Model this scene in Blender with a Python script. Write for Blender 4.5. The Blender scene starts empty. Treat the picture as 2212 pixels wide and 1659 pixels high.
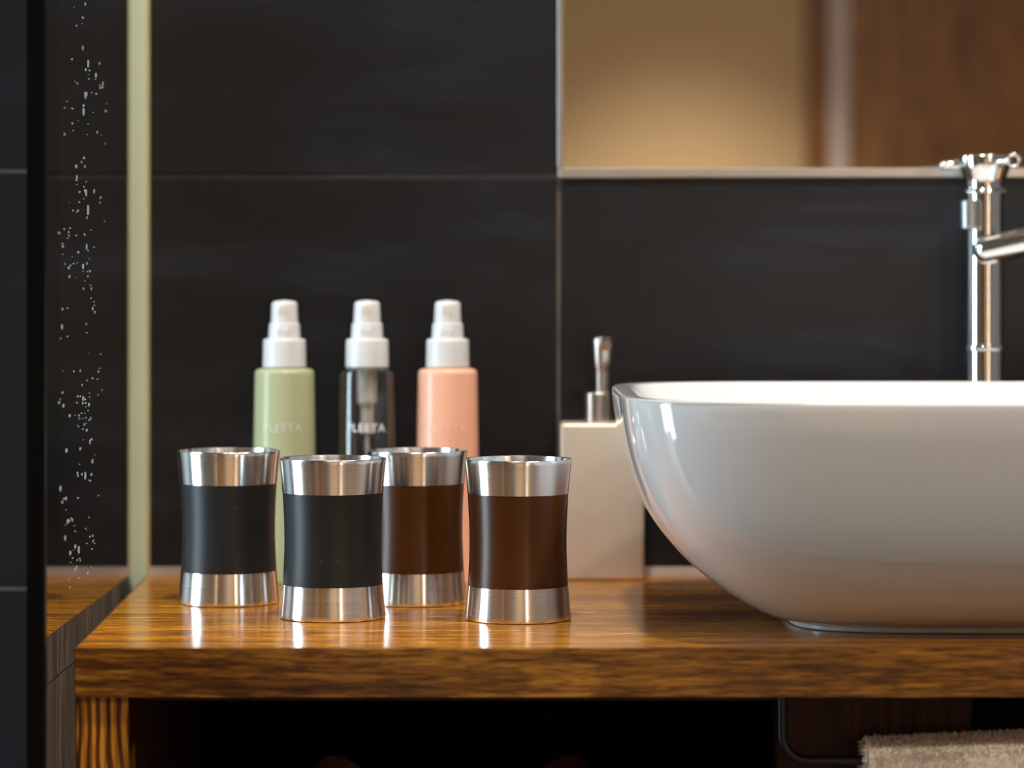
import bpy, bmesh, math, random
from mathutils import Vector, Matrix
random.seed(7)
S = bpy.context.scene
COL = S.collection

# ------------------------------------------------------------------ camera
TOP = 0.85                     # height of the countertop
CAMH = TOP + 0.227
F = 6500.0                     # focal length in pixels of the 2212 px wide frame
cam_d = bpy.data.cameras.new('camera'); cam = bpy.data.objects.new('camera', cam_d); COL.objects.link(cam)
cam.location = (0, 0, CAMH); cam.rotation_euler = (math.pi/2, 0, 0)
cam_d.sensor_width = 36; cam_d.sensor_fit = 'HORIZONTAL'
cam_d.lens = 36*F/2212; cam_d.shift_y = -209.5/2212
cam_d.clip_start = 0.05
cam_d.dof.use_dof = True; cam_d.dof.focus_distance = 2.04; cam_d.dof.aperture_fstop = 4.2
S.camera = cam

# ------------------------------------------------------------------ world, exposure
w = bpy.data.worlds.new('world'); S.world = w; w.use_nodes = True
w.node_tree.nodes['Background'].inputs[0].default_value = (0.9, 0.75, 0.6, 1)
w.node_tree.nodes['Background'].inputs[1].default_value = 0.03
S.view_settings.view_transform = 'Standard'; S.view_settings.look = 'None'
S.view_settings.exposure = 0.14; S.view_settings.gamma = 1.0
S.view_settings.use_curve_mapping = False

# ------------------------------------------------------------------ lights (the lamps of the room, plus added fill downlights)
CEIL = 2.5
def disc_light(name, loc, power, color, size, rot=(0, 0, 0), spread=math.pi):
    d = bpy.data.lights.new(name, 'AREA'); d.shape = 'DISK'; d.size = size; d.energy = power; d.color = color
    d.spread = spread
    o = bpy.data.objects.new(name, d); COL.objects.link(o); o.location = loc; o.rotation_euler = rot
    return o
DOWN = [(-0.02, 1.62, 19.0, (1.0, 0.95, 0.88)), (0.72, 1.62, 15.0, (1.0, 0.95, 0.88)), (-0.30, 0.60, 4.0, (1.0, 0.90, 0.78)), (0.85, 0.60, 16.0, (1.0, 0.90, 0.78))]  # last pair: added fill lamps that brighten the basin's front
for i, (x, y, p, c) in enumerate(DOWN):
    disc_light('downlight_lamp', (x, y, CEIL-0.012), p, c, 0.085, spread=math.radians(170 if i < 2 else 112))
# scallop light over the wall behind the camera (it shows in the mirror)
d = bpy.data.lights.new('wall_washer_lamp', 'SPOT'); d.energy = 360; d.color = (0.96, 1.0, 0.98)
d.spot_size = math.radians(64.5); d.spot_blend = 1.0; d.shadow_soft_size = 0.03
wash = bpy.data.objects.new('wall_washer_lamp', d); COL.objects.link(wash)
wash.location = (0.33, -0.62, CEIL-0.02); wash.rotation_euler = (0, 0, 0)

BACK = 2.38                    # plane of the tiled wall
REAR = -1.20                   # wall behind the camera
LEFT, RIGHT = -1.30, 1.75

# ------------------------------------------------------------------ helpers
def tag(o, label=None, cat=None, group=None, kind=None):
    if label: o['label'] = label
    if cat: o['category'] = cat
    if group: o['group'] = group
    if kind: o['kind'] = kind
    return o
def thing(name, label, cat, loc, rz=0.0, group=None):
    o = bpy.data.objects.new(name, None); COL.objects.link(o)
    o.empty_display_size = 0.02
    o.location = loc; o.rotation_euler = (0, 0, rz)
    return tag(o, label, cat, group)
def obj(name, bm, mat, parent=None, loc=(0, 0, 0), smooth=None, kind=None, rot=(0, 0, 0)):
    me = bpy.data.meshes.new(name)
    bmesh.ops.recalc_face_normals(bm, faces=bm.faces)
    bm.to_mesh(me); bm.free()
    me.materials.append(mat)
    if smooth:
        for p in me.polygons: p.use_smooth = True
        try: me.set_sharp_from_angle(angle=math.radians(smooth))
        except Exception: pass
    o = bpy.data.objects.new(name, me); COL.objects.link(o)
    if parent: o.parent = parent
    o.location = loc; o.rotation_euler = rot
    if kind: o['kind'] = kind
    return o
def box(x0, x1, y0, y1, z0, z1, bev=0.0, seg=2, bm=None):
    bm = bm or bmesh.new()
    t = bmesh.new()
    vs = [t.verts.new(p) for p in [(x0,y0,z0),(x1,y0,z0),(x1,y1,z0),(x0,y1,z0),(x0,y0,z1),(x1,y0,z1),(x1,y1,z1),(x0,y1,z1)]]
    for f in [(0,3,2,1),(4,5,6,7),(0,1,5,4),(1,2,6,5),(2,3,7,6),(3,0,4,7)]: t.faces.new([vs[i] for i in f])
    if bev: bmesh.ops.bevel(t, geom=t.edges[:], offset=bev, segments=seg, affect='EDGES', profile=0.5)
    me = bpy.data.meshes.new('tmp'); t.to_mesh(me); t.free(); bm.from_mesh(me); bpy.data.meshes.remove(me)
    return bm
def lathe(prof, seg=64, bm=None, cx=0, cy=0):
    bm = bm or bmesh.new(); rings = []
    for r, z in prof:
        if r < 1e-6: rings.append([bm.verts.new((cx, cy, z))])
        else: rings.append([bm.verts.new((cx+r*math.cos(2*math.pi*k/seg), cy+r*math.sin(2*math.pi*k/seg), z)) for k in range(seg)])
    for a, b in zip(rings, rings[1:]):
        for k in range(seg):
            k2 = (k+1) % seg
            if len(a) == 1 and len(b) == 1: continue
            if len(a) == 1: bm.faces.new((a[0], b[k2], b[k]))
            elif len(b) == 1: bm.faces.new((a[k], a[k2], b[0]))
            else: bm.faces.new((a[k], a[k2], b[k2], b[k]))
    return bm
def rounded(pts, rad, n=5):
    """round the inner corners of a lathe profile"""
    out = [pts[0]]
    for i in range(1, len(pts)-1):
        p0, p, p1 = Vector(pts[i-1]), Vector(pts[i]), Vector(pts[i+1])
        r = rad[i] if isinstance(rad, (list, tuple)) else rad
        a, b = (p0-p), (p1-p)
        r = min(r, a.length*0.45, b.length*0.45)
        if r < 1e-6: out.append(tuple(p)); continue
        A = p+a.normalized()*r; B = p+b.normalized()*r
        for k in range(n+1):
            t = k/n; out.append(tuple(A*(1-t)**2 + p*2*t*(1-t) + B*t*t))
    out.append(pts[-1]); return out
def tube(path, rad, seg=20, bm=None, caps=True):
    """swept tube; rad is one radius or one per point"""
    bm = bm or bmesh.new(); P = [Vector(p) for p in path]; rings = []
    up = None
    for i, p in enumerate(P):
        t = (P[min(i+1, len(P)-1)]-P[max(i-1, 0)]).normalized()
        if up is None:
            up = Vector((0, 0, 1)) if abs(t.z) < 0.9 else Vector((1, 0, 0))
        s = t.cross(up).normalized(); up = s.cross(t).normalized()
        r = rad[i] if isinstance(rad, (list, tuple)) else rad
        rings.append([bm.verts.new(p + (s*math.cos(2*math.pi*k/seg)+up*math.sin(2*math.pi*k/seg))*r) for k in range(seg)])
    for a, b in zip(rings, rings[1:]):
        for k in range(seg): bm.faces.new((a[k], a[(k+1) % seg], b[(k+1) % seg], b[k]))
    if caps:
        bm.faces.new(rings[0][::-1]); bm.faces.new(rings[-1])
    return bm
def capsule(a, b, r, seg=20, n=4):
    """tube with rounded ends"""
    a, b = Vector(a), Vector(b); t = (b-a).normalized(); L = (b-a).length
    path, rr = [], []
    for k in range(n+1):
        th = math.pi/2*k/n; path.append(a+t*(r*(1-math.cos(th)))); rr.append(max(r*math.sin(th), 1e-4))
    for k in range(n, -1, -1):
        th = math.pi/2*k/n; path.append(a+t*(L-r*(1-math.cos(th)))); rr.append(max(r*math.sin(th), 1e-4))
    return tube(path, rr, seg)

# ------------------------------------------------------------------ materials
def M(name):
    m = bpy.data.materials.new(name); m.use_nodes = True
    nt = m.node_tree; nt.nodes.clear()
    out = nt.nodes.new('ShaderNodeOutputMaterial'); b = nt.nodes.new('ShaderNodeBsdfPrincipled')
    nt.links.new(b.outputs[0], out.inputs[0])
    return m, nt, b, out
def N(nt, t, **kw):
    n = nt.nodes.new(t)
    for k, v in kw.items(): setattr(n, k, v)
    return n
def coords(nt, scale=(1, 1, 1), which='Object', rot=(0, 0, 0), loc=(0, 0, 0)):
    tc = N(nt, 'ShaderNodeTexCoord'); mp = N(nt, 'ShaderNodeMapping')
    mp.inputs['Scale'].default_value = scale; mp.inputs['Rotation'].default_value = rot; mp.inputs['Location'].default_value = loc
    nt.links.new(tc.outputs[which], mp.inputs['Vector']); return mp.outputs[0]
def noise(nt, vec, scale, detail=4, rough=0.55, dist=0.0):
    n = N(nt, 'ShaderNodeTexNoise'); nt.links.new(vec, n.inputs['Vector'])
    n.inputs['Scale'].default_value = scale; n.inputs['Detail'].default_value = detail
    n.inputs['Roughness'].default_value = rough; n.inputs['Distortion'].default_value = dist
    return n.outputs[0]
def ramp(nt, fac, stops, interp='LINEAR'):
    r = N(nt, 'ShaderNodeValToRGB'); r.color_ramp.interpolation = interp
    e = r.color_ramp.elements
    while len(e) < len(stops): e.new(0.5)
    for el, (p, c) in zip(e, stops):
        el.position = p; el.color = c if len(c) == 4 else (*c, 1)
    nt.links.new(fac, r.inputs[0]); return r.outputs[0]
def mixc(nt, fac, a, b, mode='MIX'):
    m = N(nt, 'ShaderNodeMix', data_type='RGBA', blend_type=mode)
    if isinstance(fac, (int, float)): m.inputs[0].default_value = fac
    else: nt.links.new(fac, m.inputs[0])
    for s, v in ((6, a), (7, b)):
        if isinstance(v, tuple): m.inputs[s].default_value = v if len(v) == 4 else (*v, 1)
        else: nt.links.new(v, m.inputs[s])
    return m.outputs[2]
def bump(nt, b, height, strength=0.2, dist=0.001):
    n = N(nt, 'ShaderNodeBump'); n.inputs['Strength'].default_value = strength; n.inputs['Distance'].default_value = dist
    nt.links.new(height, n.inputs['Height']); nt.links.new(n.outputs[0], b.inputs['Normal'])
def plain(name, color, rough=0.5, metal=0.0, spec=0.5, vary=0.06, scale=40, coat=0.0, bumps=0.0):
    m, nt, b, _ = M(name)
    n = noise(nt, coords(nt), scale, 3)
    lo = tuple(c*(1-vary) for c in color); hi = tuple(min(1, c*(1+vary)) for c in color)
    nt.links.new(ramp(nt, n, [(0.3, lo), (0.7, hi)]), b.inputs['Base Color'])
    b.inputs['Roughness'].default_value = rough; b.inputs['Metallic'].default_value = metal
    b.inputs['Specular IOR Level'].default_value = spec; b.inputs['Coat Weight'].default_value = coat
    if bumps: bump(nt, b, n, bumps, 0.0005)
    return m
def wood(name, dark, mid, light, along='X', pore=(430, 48), rough=0.20, coat=0.12, big=1.0, bands=None):
    m, nt, b, _ = M(name)
    ax = {'X': 0, 'Y': 1, 'Z': 2}[along]
    def st(l, c):
        v = [c, c, c]; v[ax] = l; return tuple(v)
    v1 = coords(nt, st(11.0*big, 170*big)); v2 = coords(nt, st(pore[1], pore[0])); v3 = coords(nt, st(1.0, 5.0))
    broad = noise(nt, v1, 1.0, 5, 0.6, 0.6); fine = noise(nt, v2, 1.0, 3, 0.6, 0.2); patch = noise(nt, v3, 1.6, 2)
    c1 = ramp(nt, broad, [(0.30, dark), (0.50, mid), (0.72, light)])
    mid_ = noise(nt, coords(nt, st(3.5*big, 75*big)), 1.0, 4, 0.6, 0.4)
    fm = ramp(nt, fine, [(0.40, (0.30, 0.20, 0.12)), (0.50, (0.72, 0.66, 0.58)), (0.60, (1.1, 1.1, 1.1))])
    c = mixc(nt, 0.85, c1, fm, 'MULTIPLY')
    c = mixc(nt, 0.45, c, ramp(nt, patch, [(0.35, (0.55, 0.5, 0.45)), (0.65, (1.1, 1.1, 1.1))]), 'MULTIPLY')
    c = mixc(nt, 0.75, c, ramp(nt, mid_, [(0.38, (0.42, 0.34, 0.26)), (0.50, (0.85, 0.82, 0.78)), (0.62, (1.2, 1.2, 1.2))]), 'MULTIPLY')
    if bands:
        vb = coords(nt, bands[1]); wv = N(nt, 'ShaderNodeTexWave', wave_type='BANDS', bands_direction='X', wave_profile='SIN')
        nt.links.new(vb, wv.inputs['Vector']); wv.inputs['Scale'].default_value = bands[0]
        wv.inputs['Distortion'].default_value = bands[2]; wv.inputs['Detail'].default_value = 1.5; wv.inputs['Detail Scale'].default_value = 0.8
        c = mixc(nt, 0.92, c, ramp(nt, wv.outputs[1], [(0.30, (0.13, 0.05, 0.03)), (0.58, (1, 1, 1))]), 'MULTIPLY')
    nt.links.new(c, b.inputs['Base Color'])
    b.inputs['Roughness'].default_value = rough
    b.inputs['Coat Weight'].default_value = coat; b.inputs['Coat Roughness'].default_value = 0.10
    bump(nt, b, fine, 0.22, 0.0006)
    return m
def slate(name, k=(0.26, 0.325, 0.45)):
    m, nt, b, _ = M(name)
    oi = N(nt, 'ShaderNodeObjectInfo')
    tc = N(nt, 'ShaderNodeTexCoord'); add = N(nt, 'ShaderNodeVectorMath', operation='ADD')
    nt.links.new(tc.outputs['Object'], add.inputs[0]); nt.links.new(oi.outputs['Random'], add.inputs[1])
    mp = N(nt, 'ShaderNodeMapping'); mp.inputs['Scale'].default_value = (4, 4, 22); nt.links.new(add.outputs[0], mp.inputs[0])
    n1 = noise(nt, mp.outputs[0], 1.0, 6, 0.62, 0.5)
    n2 = noise(nt, mp.outputs[0], 7.0, 4, 0.6)
    c = ramp(nt, n1, [(0.32, (0.005, 0.005, 0.006)), (0.52, (0.0155, 0.0152, 0.0165)), (0.70, (0.040, 0.039, 0.041))])
    c = mixc(nt, 0.4, c, ramp(nt, n2, [(0.35, (0.6, 0.6, 0.6)), (0.7, (1.25, 1.25, 1.25))]), 'MULTIPLY')
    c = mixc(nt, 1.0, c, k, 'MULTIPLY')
    nt.links.new(c, b.inputs['Base Color'])
    b.inputs['Roughness'].default_value = 0.42; b.inputs['Specular IOR Level'].default_value = 0.45
    bump(nt, b, n2, 0.10, 0.0008)
    return m
def steel(name, color, rough, aniso, lines=True):
    m, nt, b, _ = M(name)
    b.inputs['Base Color'].default_value = (*color, 1); b.inputs['Metallic'].default_value = 1
    b.inputs['Anisotropic'].default_value = aniso; b.inputs['Anisotropic Rotation'].default_value = 0.25
    tg = N(nt, 'ShaderNodeTangent', direction_type='RADIAL', axis='Z'); nt.links.new(tg.outputs[0], b.inputs['Tangent'])
    v = coords(nt, (14, 14, 2600)); n = noise(nt, v, 1.0, 3)
    r = N(nt, 'ShaderNodeMapRange'); nt.links.new(n, r.inputs[0])
    r.inputs['To Min'].default_value = rough*0.75; r.inputs['To Max'].default_value = rough*1.35
    nt.links.new(r.outputs[0], b.inputs['Roughness'])
    nt.links.new(ramp(nt, n, [(0.3, tuple(c*0.86 for c in color)), (0.7, color)]), b.inputs['Base Color'])
    if lines: bump(nt, b, n, 0.04, 0.0001)
    return m
def sleeve_mat(name, color, rough, spec, dust=0.5):
    m, nt, b, _ = M(name)
    vo = N(nt, 'ShaderNodeTexVoronoi'); nt.links.new(coords(nt), vo.inputs['Vector']); vo.inputs['Scale'].default_value = 190
    nz = noise(nt, coords(nt), 60, 2)
    d = ramp(nt, vo.outputs['Distance'], [(0.035, (dust, dust, dust)), (0.075, (0, 0, 0))])
    g = ramp(nt, nz, [(0.56, (0, 0, 0)), (0.62, (1, 1, 1))])
    msk = mixc(nt, 1.0, d, g, 'MULTIPLY')
    nt.links.new(mixc(nt, msk, (*color, 1), (0.55, 0.52, 0.48, 1)), b.inputs['Base Color'])
    b.inputs['Roughness'].default_value = rough; b.inputs['Specular IOR Level'].default_value = spec
    return m
def thin_glass(name, tint, ior=1.5, rough=0.0):
    """pane of glass: transparent body with mirror reflection by Fresnel on each face"""
    m, nt, b, out = M(name); nt.nodes.remove(b)
    # both faces of the pane reflect; their joint mirror strength 2R/(1+R) is given to the face the ray enters by
    fr = N(nt, 'ShaderNodeFresnel'); fr.inputs['IOR'].default_value = ior
    m2 = N(nt, 'ShaderNodeMath', operation='MULTIPLY'); nt.links.new(fr.outputs[0], m2.inputs[0]); m2.inputs[1].default_value = 2
    a1 = N(nt, 'ShaderNodeMath', operation='ADD'); nt.links.new(fr.outputs[0], a1.inputs[0]); a1.inputs[1].default_value = 1
    dv_ = N(nt, 'ShaderNodeMath', operation='DIVIDE'); nt.links.new(m2.outputs[0], dv_.inputs[0]); nt.links.new(a1.outputs[0], dv_.inputs[1])
    ge = N(nt, 'ShaderNodeNewGeometry'); iv = N(nt, 'ShaderNodeMath', operation='SUBTRACT'); iv.inputs[0].default_value = 1; nt.links.new(ge.outputs['Backfacing'], iv.inputs[1])
    fac = N(nt, 'ShaderNodeMath', operation='MULTIPLY'); nt.links.new(dv_.outputs[0], fac.inputs[0]); nt.links.new(iv.outputs[0], fac.inputs[1])
    tr = N(nt, 'ShaderNodeBsdfTransparent'); tr.inputs[0].default_value = (*tint, 1)
    gl = N(nt, 'ShaderNodeBsdfGlossy'); gl.inputs['Roughness'].default_value = rough; gl.inputs[0].default_value = (1, 1, 1, 1)
    mx = N(nt, 'ShaderNodeMixShader'); nt.links.new(fac.outputs[0], mx.inputs[0])
    nt.links.new(tr.outputs[0], mx.inputs[1]); nt.links.new(gl.outputs[0], mx.inputs[2]); nt.links.new(mx.outputs[0], out.inputs[0])
    return m
def emit(name, color, strength):
    m, nt, b, out = M(name)
    b.inputs['Base Color'].default_value = (0.8, 0.8, 0.8, 1); b.inputs['Emission Color'].default_value = (*color, 1)
    b.inputs['Emission Strength'].default_value = strength; return m

m_tile = slate('slate_tile')
m_tile_shaded = slate('slate_tile_shaded', (0.07, 0.11, 0.16))  # same slate, the shower's dimness put into a darker colour
m_grout = plain('grout', (0.125, 0.100, 0.082), 0.8, vary=0.25, scale=25)
m_wood_top = wood('oiled_wood_top', (0.30, 0.110, 0.010), (0.60, 0.245, 0.015), (0.86, 0.40, 0.035), 'X')
m_wood_edge_shaded = wood('oiled_wood_edge_shaded', (0.085, 0.024, 0.002), (0.27, 0.105, 0.009), (0.46, 0.21, 0.024), 'X')  # weaker light on the front edge put into a darker wood colour
m_wood_side = wood('oiled_wood_end', (0.10, 0.032, 0.005), (0.22, 0.085, 0.012), (0.36, 0.15, 0.03), 'Z', pore=(300, 5))
m_under_shade = plain('black_shade_board', (0.004, 0.0035, 0.0035), 0.8, spec=0.1)  # black stands in for the deep shade under the counter
m_wood_stain = wood('stained_end_wood', (0.10, 0.050, 0.026), (0.145, 0.078, 0.045), (0.20, 0.115, 0.070), 'Z', pore=(600, 14), rough=0.35, coat=0.0)
m_wood_leg = wood('pine_leg', (0.52, 0.19, 0.018), (0.74, 0.32, 0.03), (0.88, 0.44, 0.05), 'Z', bands=(46, (1, 0.25, 0.42), 5.5), pore=(500, 12))
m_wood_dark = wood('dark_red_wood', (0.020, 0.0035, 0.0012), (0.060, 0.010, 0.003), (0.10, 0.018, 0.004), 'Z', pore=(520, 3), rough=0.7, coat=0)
m_ceramic = plain('white_glazed_ceramic', (0.70, 0.71, 0.71), 0.07, vary=0.004, scale=6, coat=0.5)
m_chrome = plain('polished_chrome', (0.80, 0.81, 0.82), 0.05, metal=1.0, vary=0.01)
m_steel = steel('brushed_steel', (0.90, 0.875, 0.85), 0.225, 0.85)
m_satin = plain('satin_metal', (0.66, 0.57, 0.47), 0.42, metal=0.45, vary=0.05, scale=30)
m_knob = plain('satin_chrome', (0.55, 0.57, 0.57), 0.3, metal=1.0, vary=0.02)
m_pump = plain('satin_pump_metal', (0.78, 0.71, 0.65), 0.26, metal=1.0, vary=0.02)
m_char = sleeve_mat('charcoal_sleeve', (0.012, 0.0125, 0.013), 0.38, 0.28)
m_brown = sleeve_mat('brown_sleeve', (0.050, 0.0150, 0.0016), 0.28, 0.32, 0.3)
m_white_pl = plain('white_plastic', (0.66, 0.655, 0.65), 0.32, vary=0.01)
m_recess_shade = plain('recess_shade_plastic', (0.62, 0.56, 0.46), 0.5, vary=0.02)  # beige stands in for the shade in the nozzle recess
m_green = plain('green_lotion_plastic', (0.40, 0.42, 0.245), 0.24, spec=0.35, vary=0.03, scale=18)
m_pink = plain('pink_lotion_plastic', (0.84, 0.43, 0.29), 0.22, spec=0.4, vary=0.03, scale=18)
m_clear = thin_glass('clear_plastic', (0.90, 0.90, 0.89), 1.45, 0.03)
m_tubepl = plain('frosted_dip_tube', (0.55, 0.52, 0.47), 0.4, vary=0.02)
m_print_w = plain('white_print', (0.72, 0.72, 0.72), 0.5, vary=0.0)
m_print_soft = plain('pale_print_green', (0.60, 0.62, 0.46), 0.4, vary=0.0)
m_print_pink = plain('pale_print_pink', (0.90, 0.55, 0.42), 0.4, vary=0.0)
m_glass = thin_glass('shower_glass', (0.93, 0.97, 0.95), 1.52)
m_seal = plain('black_seal', (0.0015, 0.0018, 0.002), 0.5, spec=0.1)
m_profile = plain('pale_green_profile', (0.50, 0.55, 0.38), 0.38, vary=0.03, scale=9)
m_tan = plain('tan_sealant', (0.52, 0.40, 0.20), 0.5, vary=0.1)
m_bead = plain('pinkish_silicone', (0.24, 0.16, 0.125), 0.5, vary=0.12, scale=30)
m_spot = plain('dried_water', (0.34, 0.35, 0.37), 0.5)
m_trim = plain('brushed_aluminium_trim', (0.62, 0.60, 0.58), 0.30, metal=0.9, vary=0.05)
m_black = plain('black_metal', (0.006, 0.006, 0.007), 0.35)
m_towel = plain('cream_terry_towel', (0.86, 0.78, 0.70), 0.95, vary=0.10, scale=120, spec=0.1)
m_basket = plain('dark_wicker', (0.11, 0.035, 0.016), 0.6, vary=0.4, scale=90)
m_plaster = plain('beige_plaster', (0.66, 0.415, 0.195), 0.9, vary=0.02, scale=5, bumps=0.1)
m_darkwall = plain('dark_grey_wall', (0.16, 0.15, 0.145), 0.5, vary=0.2, scale=6)
m_ceiling = plain('ceiling_paint', (0.55, 0.38, 0.24), 0.9, vary=0.02)
m_floor = plain('floor_tile', (0.09, 0.075, 0.06), 0.4, vary=0.1, scale=6)
m_doorwood = wood('door_veneer', (0.36, 0.150, 0.036), (0.46, 0.20, 0.050), (0.56, 0.26, 0.07), 'Z', rough=0.4, coat=0.1)
m_jamb = wood('jamb_wood', (0.22, 0.07, 0.008), (0.38, 0.14, 0.015), (0.50, 0.20, 0.025), 'Z', rough=0.4, coat=0.1)
m_casing = plain('pinkish_casing', (0.66, 0.50, 0.40), 0.5, vary=0.04)
m_whitepaint = plain('white_paint', (0.72, 0.70, 0.67), 0.5, vary=0.02)
m_mirror = plain('mirror_silver', (0.88, 0.86, 0.84), 0.0, metal=1.0, vary=0.0)
m_winpane = emit('frosted_window_daylight', (0.70, 0.83, 1.0), 14.0)
m_lampglow = emit('lamp_glow', (1.0, 0.84, 0.64), 16.0)
m_downglow = emit('downlight_glow', (1.0, 0.88, 0.72), 4.0)

# ------------------------------------------------------------------ the room shell
def struct(name, bm, mat, **kw):
    return tag(obj(name, bm, mat, **kw), kind='structure')
struct('floor', box(LEFT-0.1, RIGHT+0.1, REAR-0.1, BACK+0.12, -0.05, 0.0), m_floor)
struct('ceiling', box(LEFT-0.1, RIGHT+0.1, REAR-0.1, BACK+0.12, CEIL, CEIL+0.05), m_ceiling)
wall_back = struct('wall_back', box(LEFT-0.1, RIGHT+0.1, BACK+0.0025, BACK+0.12, 0.0, CEIL), m_grout)
struct('wall_rear', box(LEFT-0.1, RIGHT+0.1, REAR-0.1, REAR, 0.0, CEIL), m_plaster)
# left wall with an opening for the window
WY0, WY1, WZ0, WZ1 = 1.66, 2.12, 0.30, 2.00
bm = bmesh.new()
for ya, yb in ((REAR, WY0), (WY1, BACK)): box(LEFT-0.1, LEFT, ya, yb, 0, CEIL, bm=bm)
for ya, yb, za, zb_ in ((WY0, WY1, WZ0, WZ1),):
    box(LEFT-0.1, LEFT, ya, yb, 0, za, bm=bm); box(LEFT-0.1, LEFT, ya, yb, zb_, CEIL, bm=bm)
struct('wall_left', bm, m_darkwall)
struct('wall_right', box(RIGHT, RIGHT+0.1, REAR, BACK, 0, CEIL), m_darkwall)
# shower pier: stands a little in front of the back wall
PX, PY = -0.362, 2.275
wall_pier = struct('wall_shower', box(LEFT, PX-0.001, PY+0.0025, BACK+0.0025, 0.0, CEIL), m_grout)

# tiles, each its own object
JX, JZ = 101/F*BACK, TOP+0.227+240/F*BACK      # the joint crossing below the mirror's corner
TW, TH, G = 0.60, 0.3285, 0.0030
def tile(x0, x1, z0, z1, y, parent, m_tile=m_tile):
    o = obj('tile', box(x0+G/2, x1-G/2, y, y+0.006, z0+G/2, z1-G/2, 0.0008, 1), m_tile, parent)
    return o
MIRX = JX; MIRZ = JZ
for i in range(-2, 3):
    x0 = JX+TW*i; x1 = x0+TW
    x0 = max(x0, -0.362); x1 = min(x1, RIGHT)
    if x1-x0 < 0.02: continue
    for j in range(-3, 4):
        z0 = JZ+TH*j; z1 = min(z0+TH, CEIL)
        if z1 <= 0.02 or z0 >= CEIL-0.02: continue
        z0 = max(z0, 0.0)
        if i >= 0 and 0 <= j <= 2: continue        # the mirror is here
        tile(x0, x1, z0, z1, BACK, wall_back)
TH2 = 0.3157; z2 = TOP-0.001
for i in range(-2, 1):
    x1 = -0.362 + TW*i; x0 = max(x1-TW, LEFT)
    if x1-x0 < 0.02: continue
    for j in range(-3, 6):
        z0 = max(z2+TH2*j, 0.0); z1 = min(z2+TH2*(j+1), CEIL)
        if z1-z0 > 0.02: tile(x0, x1, z0, z1, PY, wall_pier, m_tile_shaded)

for j in range(-3, 6):                            # tiles on the pier's narrow side
    z0 = max(z2+TH2*j, 0.0); z1 = min(z2+TH2*(j+1), CEIL)
    if z1-z0 > 0.02: obj('tile', box(PX-0.001, PX+0.004, PY+0.0065, BACK, z0+G/2, z1-G/2, 0.0006, 1), m_tile_shaded, wall_pier)

# silicone bead where wall and counter meet
bm = bmesh.new()
sec = [(0, 0), (-0.009, 0), (-0.006, 0.0022), (-0.0025, 0.0045), (0, 0.006)]
vs = [[bm.verts.new((x, BACK+a, TOP+b)) for a, b in sec] for x in (-0.287, 1.2)]
for k in range(len(sec)): bm.faces.new((vs[0][k], vs[0][(k+1) % 5], vs[1][(k+1) % 5], vs[1][k]))
bm.faces.new(vs[0]); bm.faces.new(vs[1][::-1])
struct('trim_1', bm, m_bead)

# window with a frosted, daylit pane in the shower's side wall
win = struct('window_1', box(LEFT-0.06, LEFT+0.012, WY0, WY0+0.05, WZ0, WZ1, 0.004), m_whitepaint)
bm = box(LEFT-0.06, LEFT+0.012, WY1-0.05, WY1, WZ0, WZ1, 0.004); box(LEFT-0.06, LEFT+0.012, WY0+0.05, WY1-0.05, WZ0, WZ0+0.05, 0.004, bm=bm)
box(LEFT-0.06, LEFT+0.012, WY0+0.05, WY1-0.05, WZ1-0.05, WZ1, 0.004, bm=bm)
obj('window_frame', bm, m_whitepaint, win)
obj('pane', box(LEFT-0.045, LEFT-0.035, WY0+0.05, WY1-0.05, WZ0+0.05, WZ1-0.05), m_winpane, win)

# the rear wall as the mirror shows it: plaster, a jamb, a pale casing and a veneered door
K = (2*BACK-REAR)/F
jx0, jx1, cx1, dx1 = (1738-1106)*K, (1789-1106)*K, (1826-1106)*K, 1.12
tr = struct('trim_2', box(jx0, jx1, REAR, REAR+0.035, 0, 2.15, 0.003), m_jamb)
struct('trim_3', box(jx1, cx1, REAR, REAR+0.045, 0, 2.15, 0.004), m_casing)
dr = struct('door_1', box(cx1, dx1, REAR, REAR+0.040, 0.005, 2.15, 0.003), m_doorwood)
obj('door_handle', capsule((cx1+0.38, REAR+0.08, 0.62), (cx1+0.38, REAR+0.08, 0.92), 0.008, 12), m_chrome, dr)
struct('trim_4', box(1.21, 1.27, REAR, REAR+0.045, 0, 2.15, 0.004), m_casing)
struct('door_3', box(-0.98, -0.30, REAR, REAR+0.03, 0.005, 2.10, 0.004), m_darkwall)
struct('trim_7', box(-0.30, -0.22, REAR, REAR+0.04, 0, 2.16, 0.004), m_whitepaint)
# white door on the left, in front of the shower
d2 = struct('door_2', box(LEFT, LEFT+0.04, -0.62, 0.10, 0.005, 2.05, 0.004), m_doorwood)
obj('door_handle', capsule((LEFT+0.07, 0.02, 1.0), (LEFT+0.07, -0.10, 1.0), 0.009, 12), m_chrome, d2)
struct('trim_5', box(LEFT, LEFT+0.055, 0.10, 0.19, 0, 2.12, 0.004), m_whitepaint)
struct('trim_6', box(LEFT, LEFT+0.055, -0.71, -0.62, 0, 2.12, 0.004), m_whitepaint)

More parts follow.
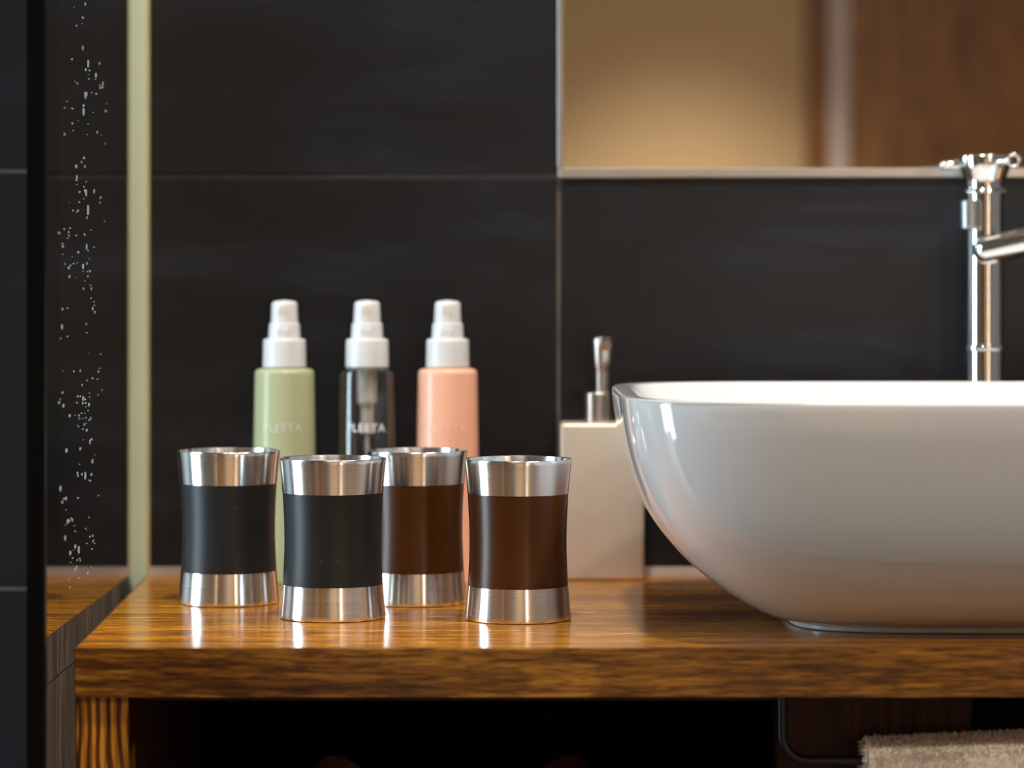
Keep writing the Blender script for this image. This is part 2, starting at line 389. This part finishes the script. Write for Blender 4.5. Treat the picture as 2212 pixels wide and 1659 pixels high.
# lamps: ceiling downlights, the last pair added as fill, and a tall wall light beside the door
for i, (x, y, p, c) in enumerate(DOWN):
    t = thing('ceiling_downlight', ['round recessed ceiling downlight above the tumblers', 'round recessed ceiling downlight above the basin', 'added fill downlight over the left part of the room', 'added fill downlight over the right part of the room'][i], 'light', (x, y, CEIL-0.008), 0, 'ceiling downlights')
    obj('lamp_ring', lathe([(0.048, 0.008), (0.060, 0.006), (0.060, -0.003), (0.050, -0.006), (0.046, -0.001), (0.046, 0.008)], 40), m_whitepaint, t)
wl = thing('wall_light', 'tall slim wall light glowing warm beside the wooden door', 'light', (1.165, REAR, 1.15))
obj('back_plate', box(-0.030, 0.030, 0, 0.012, -0.72, 0.62, 0.003), m_chrome, wl)
obj('lamp_shade', box(-0.022, 0.022, 0.012, 0.045, -0.70, 0.60, 0.008, 3), m_lampglow, wl)

# ------------------------------------------------------------------ mirror
mi = thing('wall_mirror', 'large frameless wall mirror with thin metal trim above the basin', 'mirror', (JX, BACK, JZ))
MH = TH*3; MW = 1.40
obj('mirror_glass', box(0.0035, MW, -0.002, 0.0015, 0.006, MH), m_mirror, mi)
obj('bottom_trim', box(-0.0005, MW, -0.0040, 0.002, -0.0015, 0.0062, 0.0008, 1), m_trim, mi)
obj('side_trim', box(-0.0012, 0.0036, -0.0040, 0.002, 0.0064, MH, 0.0008, 1), m_trim, mi)

# ------------------------------------------------------------------ shower glass
gt = thing('shower_screen', 'clear glass shower screen with black edge and pale wall profile', 'shower screen', (-0.2944, BACK, 0))
g0, g1 = Vector((-0.2884, 1.860)), Vector((-0.2943, BACK-0.0005))
dv = (g1-g0).normalized(); nv = Vector((-dv.y, dv.x))      # towards -x
if nv.x > 0: nv = -nv
def prism(pts, z0, z1):
    bm = bmesh.new(); a = [bm.verts.new((p[0], p[1], z0)) for p in pts]; b = [bm.verts.new((p[0], p[1], z1)) for p in pts]
    n = len(pts)
    for k in range(n): bm.faces.new((a[k], a[(k+1) % n], b[(k+1) % n], b[k]))
    bm.faces.new(a[::-1]); bm.faces.new(b); return bm
org = Vector((-0.2944, BACK))
def q(p): return (p[0]-org.x, p[1]-org.y)
th = 0.0095
obj('glass_pane', prism([q(g0+dv*0.004), q(g1), q(g1+nv*th), q(g0+dv*0.004+nv*th)], 0.04, 2.10), m_glass, gt)
obj('edge_seal', prism([q(g0-dv*0.004), q(g0+dv*0.004-nv*0.0002), q(g0+dv*0.004+nv*(th+0.001)), q(g0-dv*0.004+nv*(th+0.0015))], 0.03, 2.11), m_seal, gt)
pl, pr = (287-1106)/F*BACK, (325-1106)/F*BACK
obj('wall_profile', box(pl-org.x, pr-0.0015-org.x, -0.014, -0.0002, TOP-0.40, 2.11, 0.0008, 1), m_profile, gt)
obj('sealant_strip', box(pr-0.0015-org.x, pr-org.x, -0.0115, -0.0002, TOP-0.40, 2.11, 0.0006, 1), m_tan, gt)
# dried water spots in focus on the pane
bm = bmesh.new()
Q = Vector((dv.x, dv.y, 0)); R3 = Vector((-nv.x, -nv.y, 0))
def spot(d, z, r, el):
    c = Vector((g0.x, g0.y, 0)) + Q*d + R3*0.0003; c.x -= org.x; c.y -= org.y; c.z = z
    top = bm.verts.new(c+R3*0.0003)
    ring = [bm.verts.new(c + Q*(math.cos(a)*r*(1+0.3*random.random())) + Vector((0, 0, 1))*(math.sin(a)*r*el)) for a in [k*math.pi/4 for k in range(8)]]
    for k in range(8): bm.faces.new((ring[k], ring[(k+1) % 8], top))
clusters = [(random.gauss(0.180, 0.060), random.uniform(TOP+0.02, CAMH+0.20)) for _ in range(30)]
for _ in range(230):
    if random.random() < 0.75:
        cd, cz = random.choice(clusters); dd, zz = random.gauss(cd, 0.016), random.gauss(cz, 0.012)
    else: dd, zz = random.uniform(0.07, 0.31), random.uniform(TOP+0.01, CAMH+0.2)
    if not 0.05 < dd < 0.36: continue
    r = abs(random.gauss(0, 0.0005))+0.0004
    spot(dd, zz, r*2.0, random.choice([0.3, 0.4, 0.6, 1.0]))
obj('water_spots', bm, m_spot, gt, kind='stuff')

# ------------------------------------------------------------------ countertop and the vanity below
FRONT = F*0.227/780
xl = lambda y: -0.2745-0.027*(y-1.8917)
ct = thing('countertop', 'glossy orange-brown wooden countertop along the dark tiled wall', 'countertop', (0, 0, TOP))
BK = BACK-0.0005
bm = bmesh.new()
LIP = 0.0032
pts = [(xl(FRONT+LIP), FRONT+LIP), (1.25, FRONT+LIP), (1.25, BK), (xl(BK)+0.0006, BK)]
T = 0.0312
a = [bm.verts.new((x, y, -T)) for x, y in pts]; b_ = [bm.verts.new((x, y, 0)) for x, y in pts]
for k in range(4): bm.faces.new((a[k], a[(k+1) % 4], b_[(k+1) % 4], b_[k]))
bm.faces.new(a[::-1]); bm.faces.new(b_)
bmesh.ops.bevel(bm, geom=bm.edges[:], offset=0.0006, segments=2, affect='EDGES')
obj('board', bm, m_wood_top, ct)
o_ = obj('shaded_edge_strip', box(xl(FRONT), 1.25, FRONT, FRONT+LIP, -T, 0, 0.0006, 2), m_wood_edge_shaded, ct); o_['label'] = 'front edge of the countertop, shade put into its darker colour'
def strip(name, ya, yb, za, zb_, parent, oy):
    e = 0.0007
    o_ = obj(name, prism([(xl(ya)-e, ya-oy), (xl(ya)-0.0001, ya-oy), (xl(yb)-0.0001, yb-oy), (xl(yb)-e, yb-oy)], za, zb_), m_wood_stain, parent)
    o_['label'] = 'greyish brown end face'
strip('end_strip', FRONT+0.0005, BK-0.016, -T+0.0003, -0.0005, ct, 0)
# under-board: the recessed second layer
va = thing('vanity_frame', 'wooden vanity frame of posts and boards carrying the countertop', 'vanity', (0, FRONT, 0))
def vb(name, x0, x1, y0, y1, z0, z1, mat, bev=0.0008): return obj(name, box(x0, x1, y0-FRONT, y1-FRONT, z0, z1, bev, 1), mat, va)
zt = TOP-T-0.0002
legbm = bmesh.new()
lp = [(xl(1.893)+0.0005, 0.003), (-0.2412, 0.003), (-0.2412, 0.036), (xl(1.926)+0.0005, 0.036)]
a = [legbm.verts.new((x, y, 0)) for x, y in lp]; b_ = [legbm.verts.new((x, y, zt)) for x, y in lp]
for k in range(4): legbm.faces.new((a[k], a[(k+1) % 4], b_[(k+1) % 4], b_[k]))
legbm.faces.new(a[::-1]); legbm.faces.new(b_)
obj('front_post', legbm, m_wood_leg, va)
obj('side_panel', prism([(xl(1.9275)+0.0005, 0.0362), (-0.2440, 0.0362), (-0.2440, 0.46), (xl(2.36)+0.0005, 0.46)], 0, zt), m_wood_dark, va)
strip('outer_veneer', FRONT+0.002, 2.35, 0.0, zt-0.0005, va, FRONT)
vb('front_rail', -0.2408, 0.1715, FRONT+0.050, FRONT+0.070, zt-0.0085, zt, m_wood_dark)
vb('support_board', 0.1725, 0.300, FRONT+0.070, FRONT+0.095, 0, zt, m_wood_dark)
vb('shade_panel', -0.2435, 1.199, 2.353, 2.363, 0.0, zt, m_under_shade)  # added board, under-counter shade put into its black
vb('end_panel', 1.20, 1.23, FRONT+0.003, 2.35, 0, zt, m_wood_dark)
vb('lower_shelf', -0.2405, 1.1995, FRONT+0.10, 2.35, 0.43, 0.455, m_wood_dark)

# basket on the lower shelf, only its raised handle ends in view
bs = thing('storage_basket', 'dark brown basket under the countertop showing two rounded raised corners', 'basket', ((972-1106)/F*2.10, 2.10, 0.456))
bm = bmesh.new(); n = 72; hw, hd = 0.107, 0.09
def bring(sc, z, saddle, inset=0):
    out = []
    for k in range(n):
        t = 2*math.pi*k/n; c, s = math.cos(t), math.sin(t)
        x = (hw-inset)*sc*math.copysign(abs(c)**0.5, c); y = (hd-inset)*sc*math.copysign(abs(s)**0.5, s)
        u = abs(x)/(hw*sc)
        up = math.exp(-((u-0.84)/0.34)**2) if u < 0.84 else math.exp(-((u-0.84)/0.16)**2)
        out.append(bm.verts.new((x, y, z+saddle*0.030*up)))
    return out
hb = 1.077-1007/F*2.185-0.456-0.030
rs = [bring(0.8, 0.0, 0), bring(0.86, 0.05, 0), bring(0.93, 0.15, 0.1), bring(0.98, hb*0.85, 0.5), bring(1.0, hb, 1), bring(1.0, hb+0.001, 1, 0.006), bring(0.95, hb*0.8, 0.5, 0.006), bring(0.8, 0.006, 0, 0.006)]
for r0, r1 in zip(rs, rs[1:]):
    for k in range(n): bm.faces.new((r0[k], r0[(k+1) % n], r1[(k+1) % n], r1[k]))
bm.faces.new(rs[0]); bm.faces.new(rs[-1])
obj('basket_body', bm, m_basket, bs, smooth=60)

# towel rail: black tube bent in a U below the counter
RY = FRONT+0.040
rl = thing('towel_rail', 'black bent metal towel rail hanging below the countertop', 'towel rail', (0.184, RY, zt))
def P(px, py, y): return ((px-1106)/F*y, CAMH-(py-620)/F*y)
x0, _ = P(1690, 1520, RY); zr = P(1700, 1642, RY)[1]
path = [(0, 0, 0), (0, 0, zr-zt+0.016)]
for k in range(1, 9):
    a_ = math.pi/2*k/8; path.append((0.016*(1-math.cos(a_)), 0, zr-zt+0.016*(1-math.sin(a_))))
path.append((0.35, 0, zr-zt))
rl.location.x = x0
obj('rail_tube', tube(path, 0.0032, 14), m_black, rl, smooth=50)
# towel folded over the rail
tx0, tz = P(1868, 1600, RY); _, tz2 = P(2212, 1584, RY)
tw = thing('bath_towel', 'cream terry towel hung over the black rail under the basin', 'towel', (tx0, RY, zr))
bm = bmesh.new(); L = 0.22; nx = 40
secs = []
hgt = tz-zr
for i in range(nx+1):
    x = L*i/nx; dz = (tz2-tz)*min(1, x/0.106)
    r = 0.0165; ring = []
    pr_ = []
    for k in range(13):
        a_ = math.pi*k/12; pr_.append((-math.cos(a_)*r, hgt+dz-r*0.6+math.sin(a_)*r*0.6))
    pr_ = [(-r-0.001, -0.22)] + pr_ + [(r+0.001, -0.22), (0.0045, -0.22), (0.0045, 0.0048), (-0.0045, 0.0048), (-0.0045, -0.22)]
    wob = 0.001*math.sin(x*60)
    secs.append([bm.verts.new((x+(0.002*math.sin(zz*90) if i in (0, nx) else 0), yy+wob, zz)) for yy, zz in pr_])
for s0, s1 in zip(secs, secs[1:]):
    m_ = len(s0)
    for k in range(m_): bm.faces.new((s0[k], s0[(k+1) % m_], s1[(k+1) % m_], s1[k]))
bm.faces.new(secs[0][::-1]); bm.faces.new(secs[-1])
obj('towel_body', bm, m_towel, tw, smooth=60)
bm = bmesh.new()
def loop_tuft(x, y, z, d):
    s = Vector((random.uniform(-1, 1), random.uniform(-1, 1), random.uniform(-1, 1))).normalized()*0.00035
    p = Vector((x, y, z)); tip = p + d*random.uniform(0.0012, 0.0028) + Vector((random.gauss(0, 0.0006), random.gauss(0, 0.0006), random.gauss(0, 0.0006)))
    v = [bm.verts.new(p-s), bm.verts.new(p+s), bm.verts.new(tip+s*0.6), bm.verts.new(tip-s*0.6)]; bm.faces.new(v)
for _ in range(16000):
    x = random.uniform(-0.0, 0.17); dz = (tz2-tz)*min(1, x/0.106); r = 0.0165
    if random.random() < 0.6:
        a_ = random.uniform(0, math.pi*0.75); y = -math.cos(a_)*r; z = hgt+dz-r*0.6+math.sin(a_)*r*0.6
        dd = Vector((0, -math.cos(a_), math.sin(a_)))
    else:
        z = random.uniform(-0.03, hgt+dz-r*0.6); y = -r; dd = Vector((0, -1, 0.2))
    loop_tuft(x, y, z, dd)
for _ in range(1200):
    z = random.uniform(-0.03, hgt-0.001); y = random.uniform(-0.015, 0.015)
    loop_tuft(0.0, y, z, Vector((-1, 0, 0.1)))
obj('pile', bm, m_towel, tw, kind='stuff')

# ------------------------------------------------------------------ tumblers
CH = 0.1097
def cup_r(h):
    if h >= 0.052: return 0.0333+0.0036*((h-0.052)/0.0577)**1.9
    return 0.0333+0.0032*((0.052-h)/0.052)**1.7
B0, B1 = 0.0232, 0.0860
def cup_body_bm():
    pr_ = [(0.0, 0.0012), (0.0325, 0.0012), (0.0335, 0.0), (cup_r(0)-0.0012, 0.0), (cup_r(0)-0.0003, 0.0004), (cup_r(0), 0.0014)]
    k = 0.0014
    hs = [0.0014+ (B0-0.0014)*i/8 for i in range(1, 9)]
    for h in hs: pr_.append((cup_r(h), h))
    pr_ += [(cup_r(B0)-0.0011, B0+0.0001)]
    for i in range(1, 16): h = B0+(B1-B0)*i/16; pr_.append((cup_r(h)-0.0011, h))
    pr_ += [(cup_r(B1)-0.0011, B1-0.0001), (cup_r(B1), B1)]
    for i in range(1, 9): h = B1+(CH-0.0006-B1)*i/8; pr_.append((cup_r(h), h))
    pr_ += [(cup_r(CH)-0.0004, CH-0.0001), (cup_r(CH)-0.0009, CH), (cup_r(CH)-0.0015, CH-0.0003)]
    for i in range(1, 22): h = CH-0.0004-(CH-0.006)*i/22; pr_.append((cup_r(h)-0.0021, h))
    pr_ += [(0.028, 0.005), (0.0, 0.0045)]
    return lathe(pr_, 96)
def sleeve_bm():
    pr_ = [(cup_r(B0)-0.0010, B0+0.0002), (cup_r(B0)-0.00025, B0+0.0002)]
    for i in range(1, 20): h = B0+0.0002+(B1-B0-0.0004)*i/20; pr_.append((cup_r(h)-0.00008, h))
    pr_ += [(cup_r(B1)-0.00025, B1-0.0002), (cup_r(B1)-0.0010, B1-0.0002)]
    return lathe(pr_, 96)
def tumbler(px, yc, mat, label, rz=0.0):
    t = thing('tumbler', label, 'cup', ((px-1106)/F*yc, yc, TOP+0.0001), rz, 'four steel tumblers on the countertop')
    obj('cup_body', cup_body_bm(), m_steel, t, smooth=40); obj('sleeve', sleeve_bm(), mat, t, smooth=40)
    return t
tumbler(494, 2.165, m_char, 'steel tumbler with charcoal band at the back left, leftmost of the four', 0.3)
tumbler(719, 2.068, m_char, 'steel tumbler with charcoal band standing in front, between the back two tumblers', 1.1)
tumbler(899, 2.165, m_brown, 'steel tumbler with brown band at the back, half hidden by the charcoal one', 2.0)
tumbler(1119, 2.058, m_brown, 'steel tumbler with brown band standing in front, rightmost of the four', 2.7)

# ------------------------------------------------------------------ spray bottles
BY = 2.325
def bottle(px, mat, name, label, mprint, clear=False, rz=0.0):
    t = thing(name, label, 'bottle', ((px-1106)/F*BY, BY, TOP+0.0001), 0, 'spray bottles by the tiled wall')
    H = 0.1635; rs_, rb = 0.0229, 0.0256
    rr = lambda z: rb+(rs_-rb)*(z/H)
    pts = [(0, 0.0008), (rb-0.003, 0.0008), (rb-0.0022, 0.0), (rb, 0.0), (rr(0.06), 0.06), (rr(0.11), 0.11), (rs_, H-0.0005), (rs_-0.007, H+0.0012), (0.012, H+0.0012), (0.012, H+0.004)]
    prof = rounded(pts, [0, 0, 0, 0.0025, 0, 0, 0.0042, 0.002, 0.0005, 0], 6)
    if clear:
        prof = prof + [(0.011, H+0.004), (0.011, H-0.0005)] + [(r-0.0012, max(z-0.001, 0.002)) for r, z in prof[::-1] if r > 0.0125 and z < H] + [(0, 0.003)]
        prof = prof
    else: prof = prof + [(0, H+0.004)]
    obj('bottle_body', lathe(prof, 72), mat, t, smooth=35)
    # white pump: screw cap, collar and finger head with nozzle
    z = H+0.0016
    obj('screw_cap', lathe(rounded([(0.0125, z), (0.0168, z), (0.0163, z+0.0215), (0.0125, z+0.0222), (0.0, z+0.0222)], [0, 0.0008, 0.0036, 0.001, 0], 6), 60), m_white_pl, t, smooth=35)
    z1 = z+0.0221
    obj('collar', lathe(rounded([(0, z1), (0.0124, z1), (0.0117, z1+0.0117), (0.0098, z1+0.0122), (0, z1+0.0122)], [0, 0.0004, 0.002, 0.0006, 0], 5), 48), m_white_pl, t, smooth=35)
    z2_ = z1+0.0120
    hd_ = obj('spray_head', lathe(rounded([(0, z2_), (0.0105, z2_), (0.0098, z2_+0.0165), (0, z2_+0.0178)], [0, 0.0004, 0.003, 0], 6), 48), m_white_pl, t, smooth=35)
    # nozzle disc on the front; its recess shade is put into the colour
    nb = tube([(0, -0.0088, z2_+0.0095), (0, -0.0103, z2_+0.0095), (0, -0.01035, z2_+0.0095)], [0.0042, 0.0040, 0.0036], 24)
    obj('nozzle', nb, m_recess_shade, hd_, smooth=35)
    obj('nozzle_slot', box(-0.0045, 0.0045, -0.01235, -0.0085, z1+0.003, z1+0.0085, 0.0008, 1), m_white_pl, t)
    if clear:
        obj('pump_housing', lathe(rounded([(0, H-0.050), (0.0052, H-0.050), (0.0052, H-0.029), (0.0080, H-0.026), (0.0080, H-0.004), (0.0070, H+0.001), (0, H+0.001)], 0.0012, 3), 32), m_tubepl, t, smooth=40)
        obj('dip_tube', tube([(0, 0, H-0.0505), (0.001, 0, 0.09), (0.003, 0.0, 0.012)], 0.0016, 12), m_tubepl, t, smooth=40)
    # printed word, wrapped round the front
    cu = bpy.data.curves.new('lettering', 'FONT'); cu.body = 'PLEETA'; cu.size = 0.0088; cu.align_x = 'CENTER'
    cu.space_character = 1.12; cu.resolution_u = 3; cu.extrude = 0.0001; cu.offset = 0.00012
    to = bpy.data.objects.new('tmp', cu); COL.objects.link(to)
    dg = bpy.context.evaluated_depsgraph_get(); me = bpy.data.meshes.new_from_object(to.evaluated_get(dg))
    bpy.data.objects.remove(to); bm = bmesh.new(); bm.from_mesh(me); bpy.data.meshes.remove(me)
    bmesh.ops.subdivide_edges(bm, edges=[e for e in bm.edges if e.calc_length() > 0.002], cuts=2)
    zb = TOP+0.0+0.227-(930-620)/F*BY-TOP
    for v in bm.verts:
        zz = zb+v.co.y; r = rr(zz)+0.00012+max(v.co.z, 0); a_ = v.co.x/0.0238
        v.co = Vector((r*math.sin(a_), -r*math.cos(a_), zz))
    obj('lettering', bm, mprint, t)
    return t
bottle(614.5, m_green, 'spray_bottle', 'pale green lotion spray bottle with white cap behind the charcoal tumblers', m_print_soft)
bottle(793, m_clear, 'spray_bottle', 'clear spray bottle with white cap between the green and pink bottles', m_print_w, True)
bottle(967, m_pink, 'spray_bottle', 'peach pink lotion spray bottle with white cap behind the brown tumblers', m_print_pink)

# ------------------------------------------------------------------ soap dispenser
DY = 2.328
sx = lambda px, y: (px-1106)/F*y
ds = thing('soap_dispenser', 'square brushed metal soap dispenser with metal pump beside the basin', 'dispenser', (sx(1301, DY), DY+0.024, TOP+0.0001))
obj('container', box(-0.0326, 0.0326, -0.024, 0.024, 0, 0.1213, 0.0030, 4), m_satin, ds, smooth=40)
hcol = 0.1213
kx = sx(1291, DY+0.024)-ds.location.x
obj('pump_collar', lathe(rounded([(0, hcol), (0.0112, hcol), (0.0112, hcol+0.0232), (0.0085, hcol+0.0236), (0.0, hcol+0.0236)], [0, 0, 0.0022, 0, 0], 5), 48, cx=kx), m_pump, ds, smooth=35)
z = hcol+0.0234; h2 = 0.227-(727-620)/F*(DY+0.02)
px_ = sx(1303, DY)-ds.location.x
ph = obj('pump_head', lathe(rounded([(0, z), (0.0058, z), (0.0060, z+0.016), (0.0074, z+0.022), (0.0081, h2-0.006), (0.0081, h2-0.0008), (0.0, h2)], [0, 0, 0.003, 0.004, 0, 0.0022, 0], 5), 48, cx=px_), m_pump, ds, smooth=35)
obj('nozzle', tube([(px_+0.0016, -0.0060, h2-0.0052), (px_+0.0022, -0.0190, h2-0.0062), (px_+0.0023, -0.0215, h2-0.0070)], [0.0046, 0.0043, 0.0040], 24), m_pump, ph, smooth=40)

# ------------------------------------------------------------------ vessel basin
SH = 0.1555
bx, by = 0.360, 2.0725
A, Bd = 0.2885, 0.2105
prof_o = [(0.0, -0.1165), (0.0008, -0.1150), (0.0045, -0.1135), (0.0065, -0.1020), (0.0130, -0.088), (0.0245, -0.0695), (0.0400, -0.0500), (0.0570, -0.0335), (0.0735, -0.0215), (0.0915, -0.0130), (0.112, -0.0065), (0.132, -0.0023), (0.148, -0.0003), (0.1535, 0.0)]
def supers(a, b, n_, m_=160):
    out = []
    for k in range(m_):
        t = 2*math.pi*(k+0.5)/m_; c, s = math.cos(t), math.sin(t)
        r = (abs(c)**n_+abs(s)**n_)**(-1.0/n_)      # squircle in direction t
        out.append((a*r*c, b*r*s))
    return out
def sink_ring(bm, z, off_x, off_y, n_):
    return [bm.verts.new((x, y, z)) for x, y in supers(A+off_x, Bd+off_y, n_)]
# resample the outer profile smoothly (Catmull-Rom)
def crom(pts, sub=5):
    P_ = [Vector(p) for p in pts]; out = []
    for i in range(len(P_)-1):
        p0 = P_[max(i-1, 0)]; p1 = P_[i]; p2 = P_[i+1]; p3 = P_[min(i+2, len(P_)-1)]
        for k in range(sub):
            t = k/sub
            out.append(0.5*((2*p1)+(p2-p0)*t+(2*p0-5*p1+4*p2-p3)*t*t+(3*p1-p0-3*p2+p3)*t**3))
    out.append(P_[-1]); return out
bm = bmesh.new(); rings = []
rings.append(sink_ring(bm, 0.0, -0.1185, -0.108, 5.0))
FRR = 0.105/0.114
for zz, o in crom(prof_o, 4):
    rings.append(sink_ring(bm, max(zz, 0.0), o, o*FRR, 4.6+1.0*zz/SH))
# rolled lip
for zz, o in [(0.1548, -0.0006), (0.1555, -0.0020), (0.1556, -0.0045), (0.1555, -0.0100), (0.1550, -0.0125), (0.1536, -0.0142), (0.150, -0.0155)]:
    rings.append(sink_ring(bm, zz, o, o, 5.8))
for zz, o in [(0.130, -0.022), (0.105, -0.038), (0.080, -0.058), (0.055, -0.082), (0.036, -0.108), (0.024, -0.132), (0.018, -0.155), (0.0160, -0.170)]:
    rings.append(sink_ring(bm, zz, o-0.004, o*0.86-0.002, 5.0 if zz > 0.04 else 3.5))
for r0, r1 in zip(rings, rings[1:]):
    m_ = len(r0)
    for k in range(m_): bm.faces.new((r0[k], r0[(k+1) % m_], r1[(k+1) % m_], r1[k]))
bm.faces.new(rings[0][::-1]); bm.faces.new(rings[-1])
sk = thing('vessel_basin', 'white glazed rectangular vessel basin with rounded corners on the wooden countertop', 'basin', (bx, by, TOP+0.0001))
obj('bowl', bm, m_ceramic, sk, smooth=50)
obj('drain', lathe([(0, 0.0165), (0.020, 0.0168), (0.022, 0.0172), (0.023, 0.0163), (0.0, 0.0163)], 32), m_chrome, sk, smooth=40)

# ------------------------------------------------------------------ basin mixer tap
FY = 2.328
fx = sx(2128, FY)
fz = lambda py, y=FY: 0.227-(py-620)/F*y
fa = thing('mixer_tap', 'tall chrome mixer tap standing behind the white basin', 'tap', (fx, FY, TOP+0.0001))
R = 0.0146
obj('tap_body', lathe(rounded([(0, 0), (0.024, 0), (0.024, 0.004), (R, 0.0055), (R, fz(419))], [0, 0.001, 0.0015, 0.001, 0], 4)+[(0, fz(419))], 64), m_chrome, fa, smooth=35)
for py in (750,):
    obj('ring', lathe(rounded([(R-0.001, fz(py)-0.003), (R+0.0016, fz(py)-0.003), (R+0.0016, fz(py)+0.002), (R-0.001, fz(py)+0.002)], [0, 0.001, 0.001, 0], 4), 48), m_chrome, fa, smooth=35)
hh = obj('tap_head', lathe(rounded([(0, fz(419)+0.0002), (R+0.0022, fz(419)+0.0002), (R+0.0020, fz(414)), (R+0.0002, fz(408)), (R+0.0004, fz(392)), (0.0195, fz(362)), (0.0203, fz(348)), (0.0203, fz(336)), (0, fz(333))], [0, 0.0008, 0.0008, 0.0006, 0.004, 0.004, 0, 0.0018, 0], 5), 64), m_chrome, fa, smooth=35)
lx = sx(2028, FY)-fx
obj('lever', capsule((lx, -0.004, fz(359)), (-0.0185, -0.002, fz(356)), 0.0036, 16), m_chrome, hh, smooth=60)
rx = sx(2188, FY-0.025)-fx
obj('lever', capsule((0.006, -0.018, fz(352)), (rx-0.004, -0.030, fz(352)), 0.0030, 16), m_chrome, hh, smooth=60)
bm = bmesh.new()
bmesh.ops.create_circle(bm, segments=4, radius=0.0001); bm.clear()
mt = Matrix.Translation((rx, -0.030, fz(350)))
ringv = []
for i in range(32):
    a_ = 2*math.pi*i/32; c0 = Vector((math.cos(a_)*0.0044, 0, math.sin(a_)*0.0044)); rr_ = []
    for j in range(10):
        b2 = 2*math.pi*j/10; rr_.append(bm.verts.new(mt @ (c0 + c0.normalized()*math.cos(b2)*0.0014 + Vector((0, math.sin(b2)*0.0014, 0)))))
    ringv.append(rr_)
for i in range(32):
    for j in range(10): bm.faces.new((ringv[i][j], ringv[i][(j+1) % 10], ringv[(i+1) % 32][(j+1) % 10], ringv[(i+1) % 32][j]))
obj('lever_ring', bm, m_chrome, hh, smooth=60)
# knurled side knob on the left of the body
kx_ = sx(2099, FY-0.02)-fx
kp = []
z0_, z1_ = fz(496, FY-0.02), fz(432, FY-0.02)
kp.append((0, z0_)); kp.append((0.0062, z0_)); kp.append((0.0078, z0_+0.0012))
nn = 9
for i in range(nn):
    z_ = z0_+0.0014+(z1_-z0_-0.0028)*i/nn; dz_ = (z1_-z0_-0.0028)/nn
    kp += [(0.0080, z_+dz_*0.15), (0.0080, z_+dz_*0.75), (0.0074, z_+dz_*0.87)]
kp += [(0.0078, z1_-0.0012), (0.0062, z1_), (0, z1_)]
obj('side_knob', lathe(kp, 40, cx=kx_, cy=-0.014), m_knob, fa, smooth=30)
# spout: a thick round arm reaching right over the basin
s0 = Vector((sx(2132, FY-0.012)-fx, -0.012, fz(541, FY-0.012))); s1 = s0+Vector((0.125, -0.075, 0.030))
sp = obj('spout', capsule(s0-Vector((0.010, 0, 0.002)), s1, 0.0110, 32, 6), m_chrome, fa, smooth=60)
obj('aerator', tube([(s1.x-0.012, s1.y+0.006, s1.z-0.003), (s1.x-0.012, s1.y+0.006, s1.z-0.017)], 0.009, 24), m_chrome, sp, smooth=40)
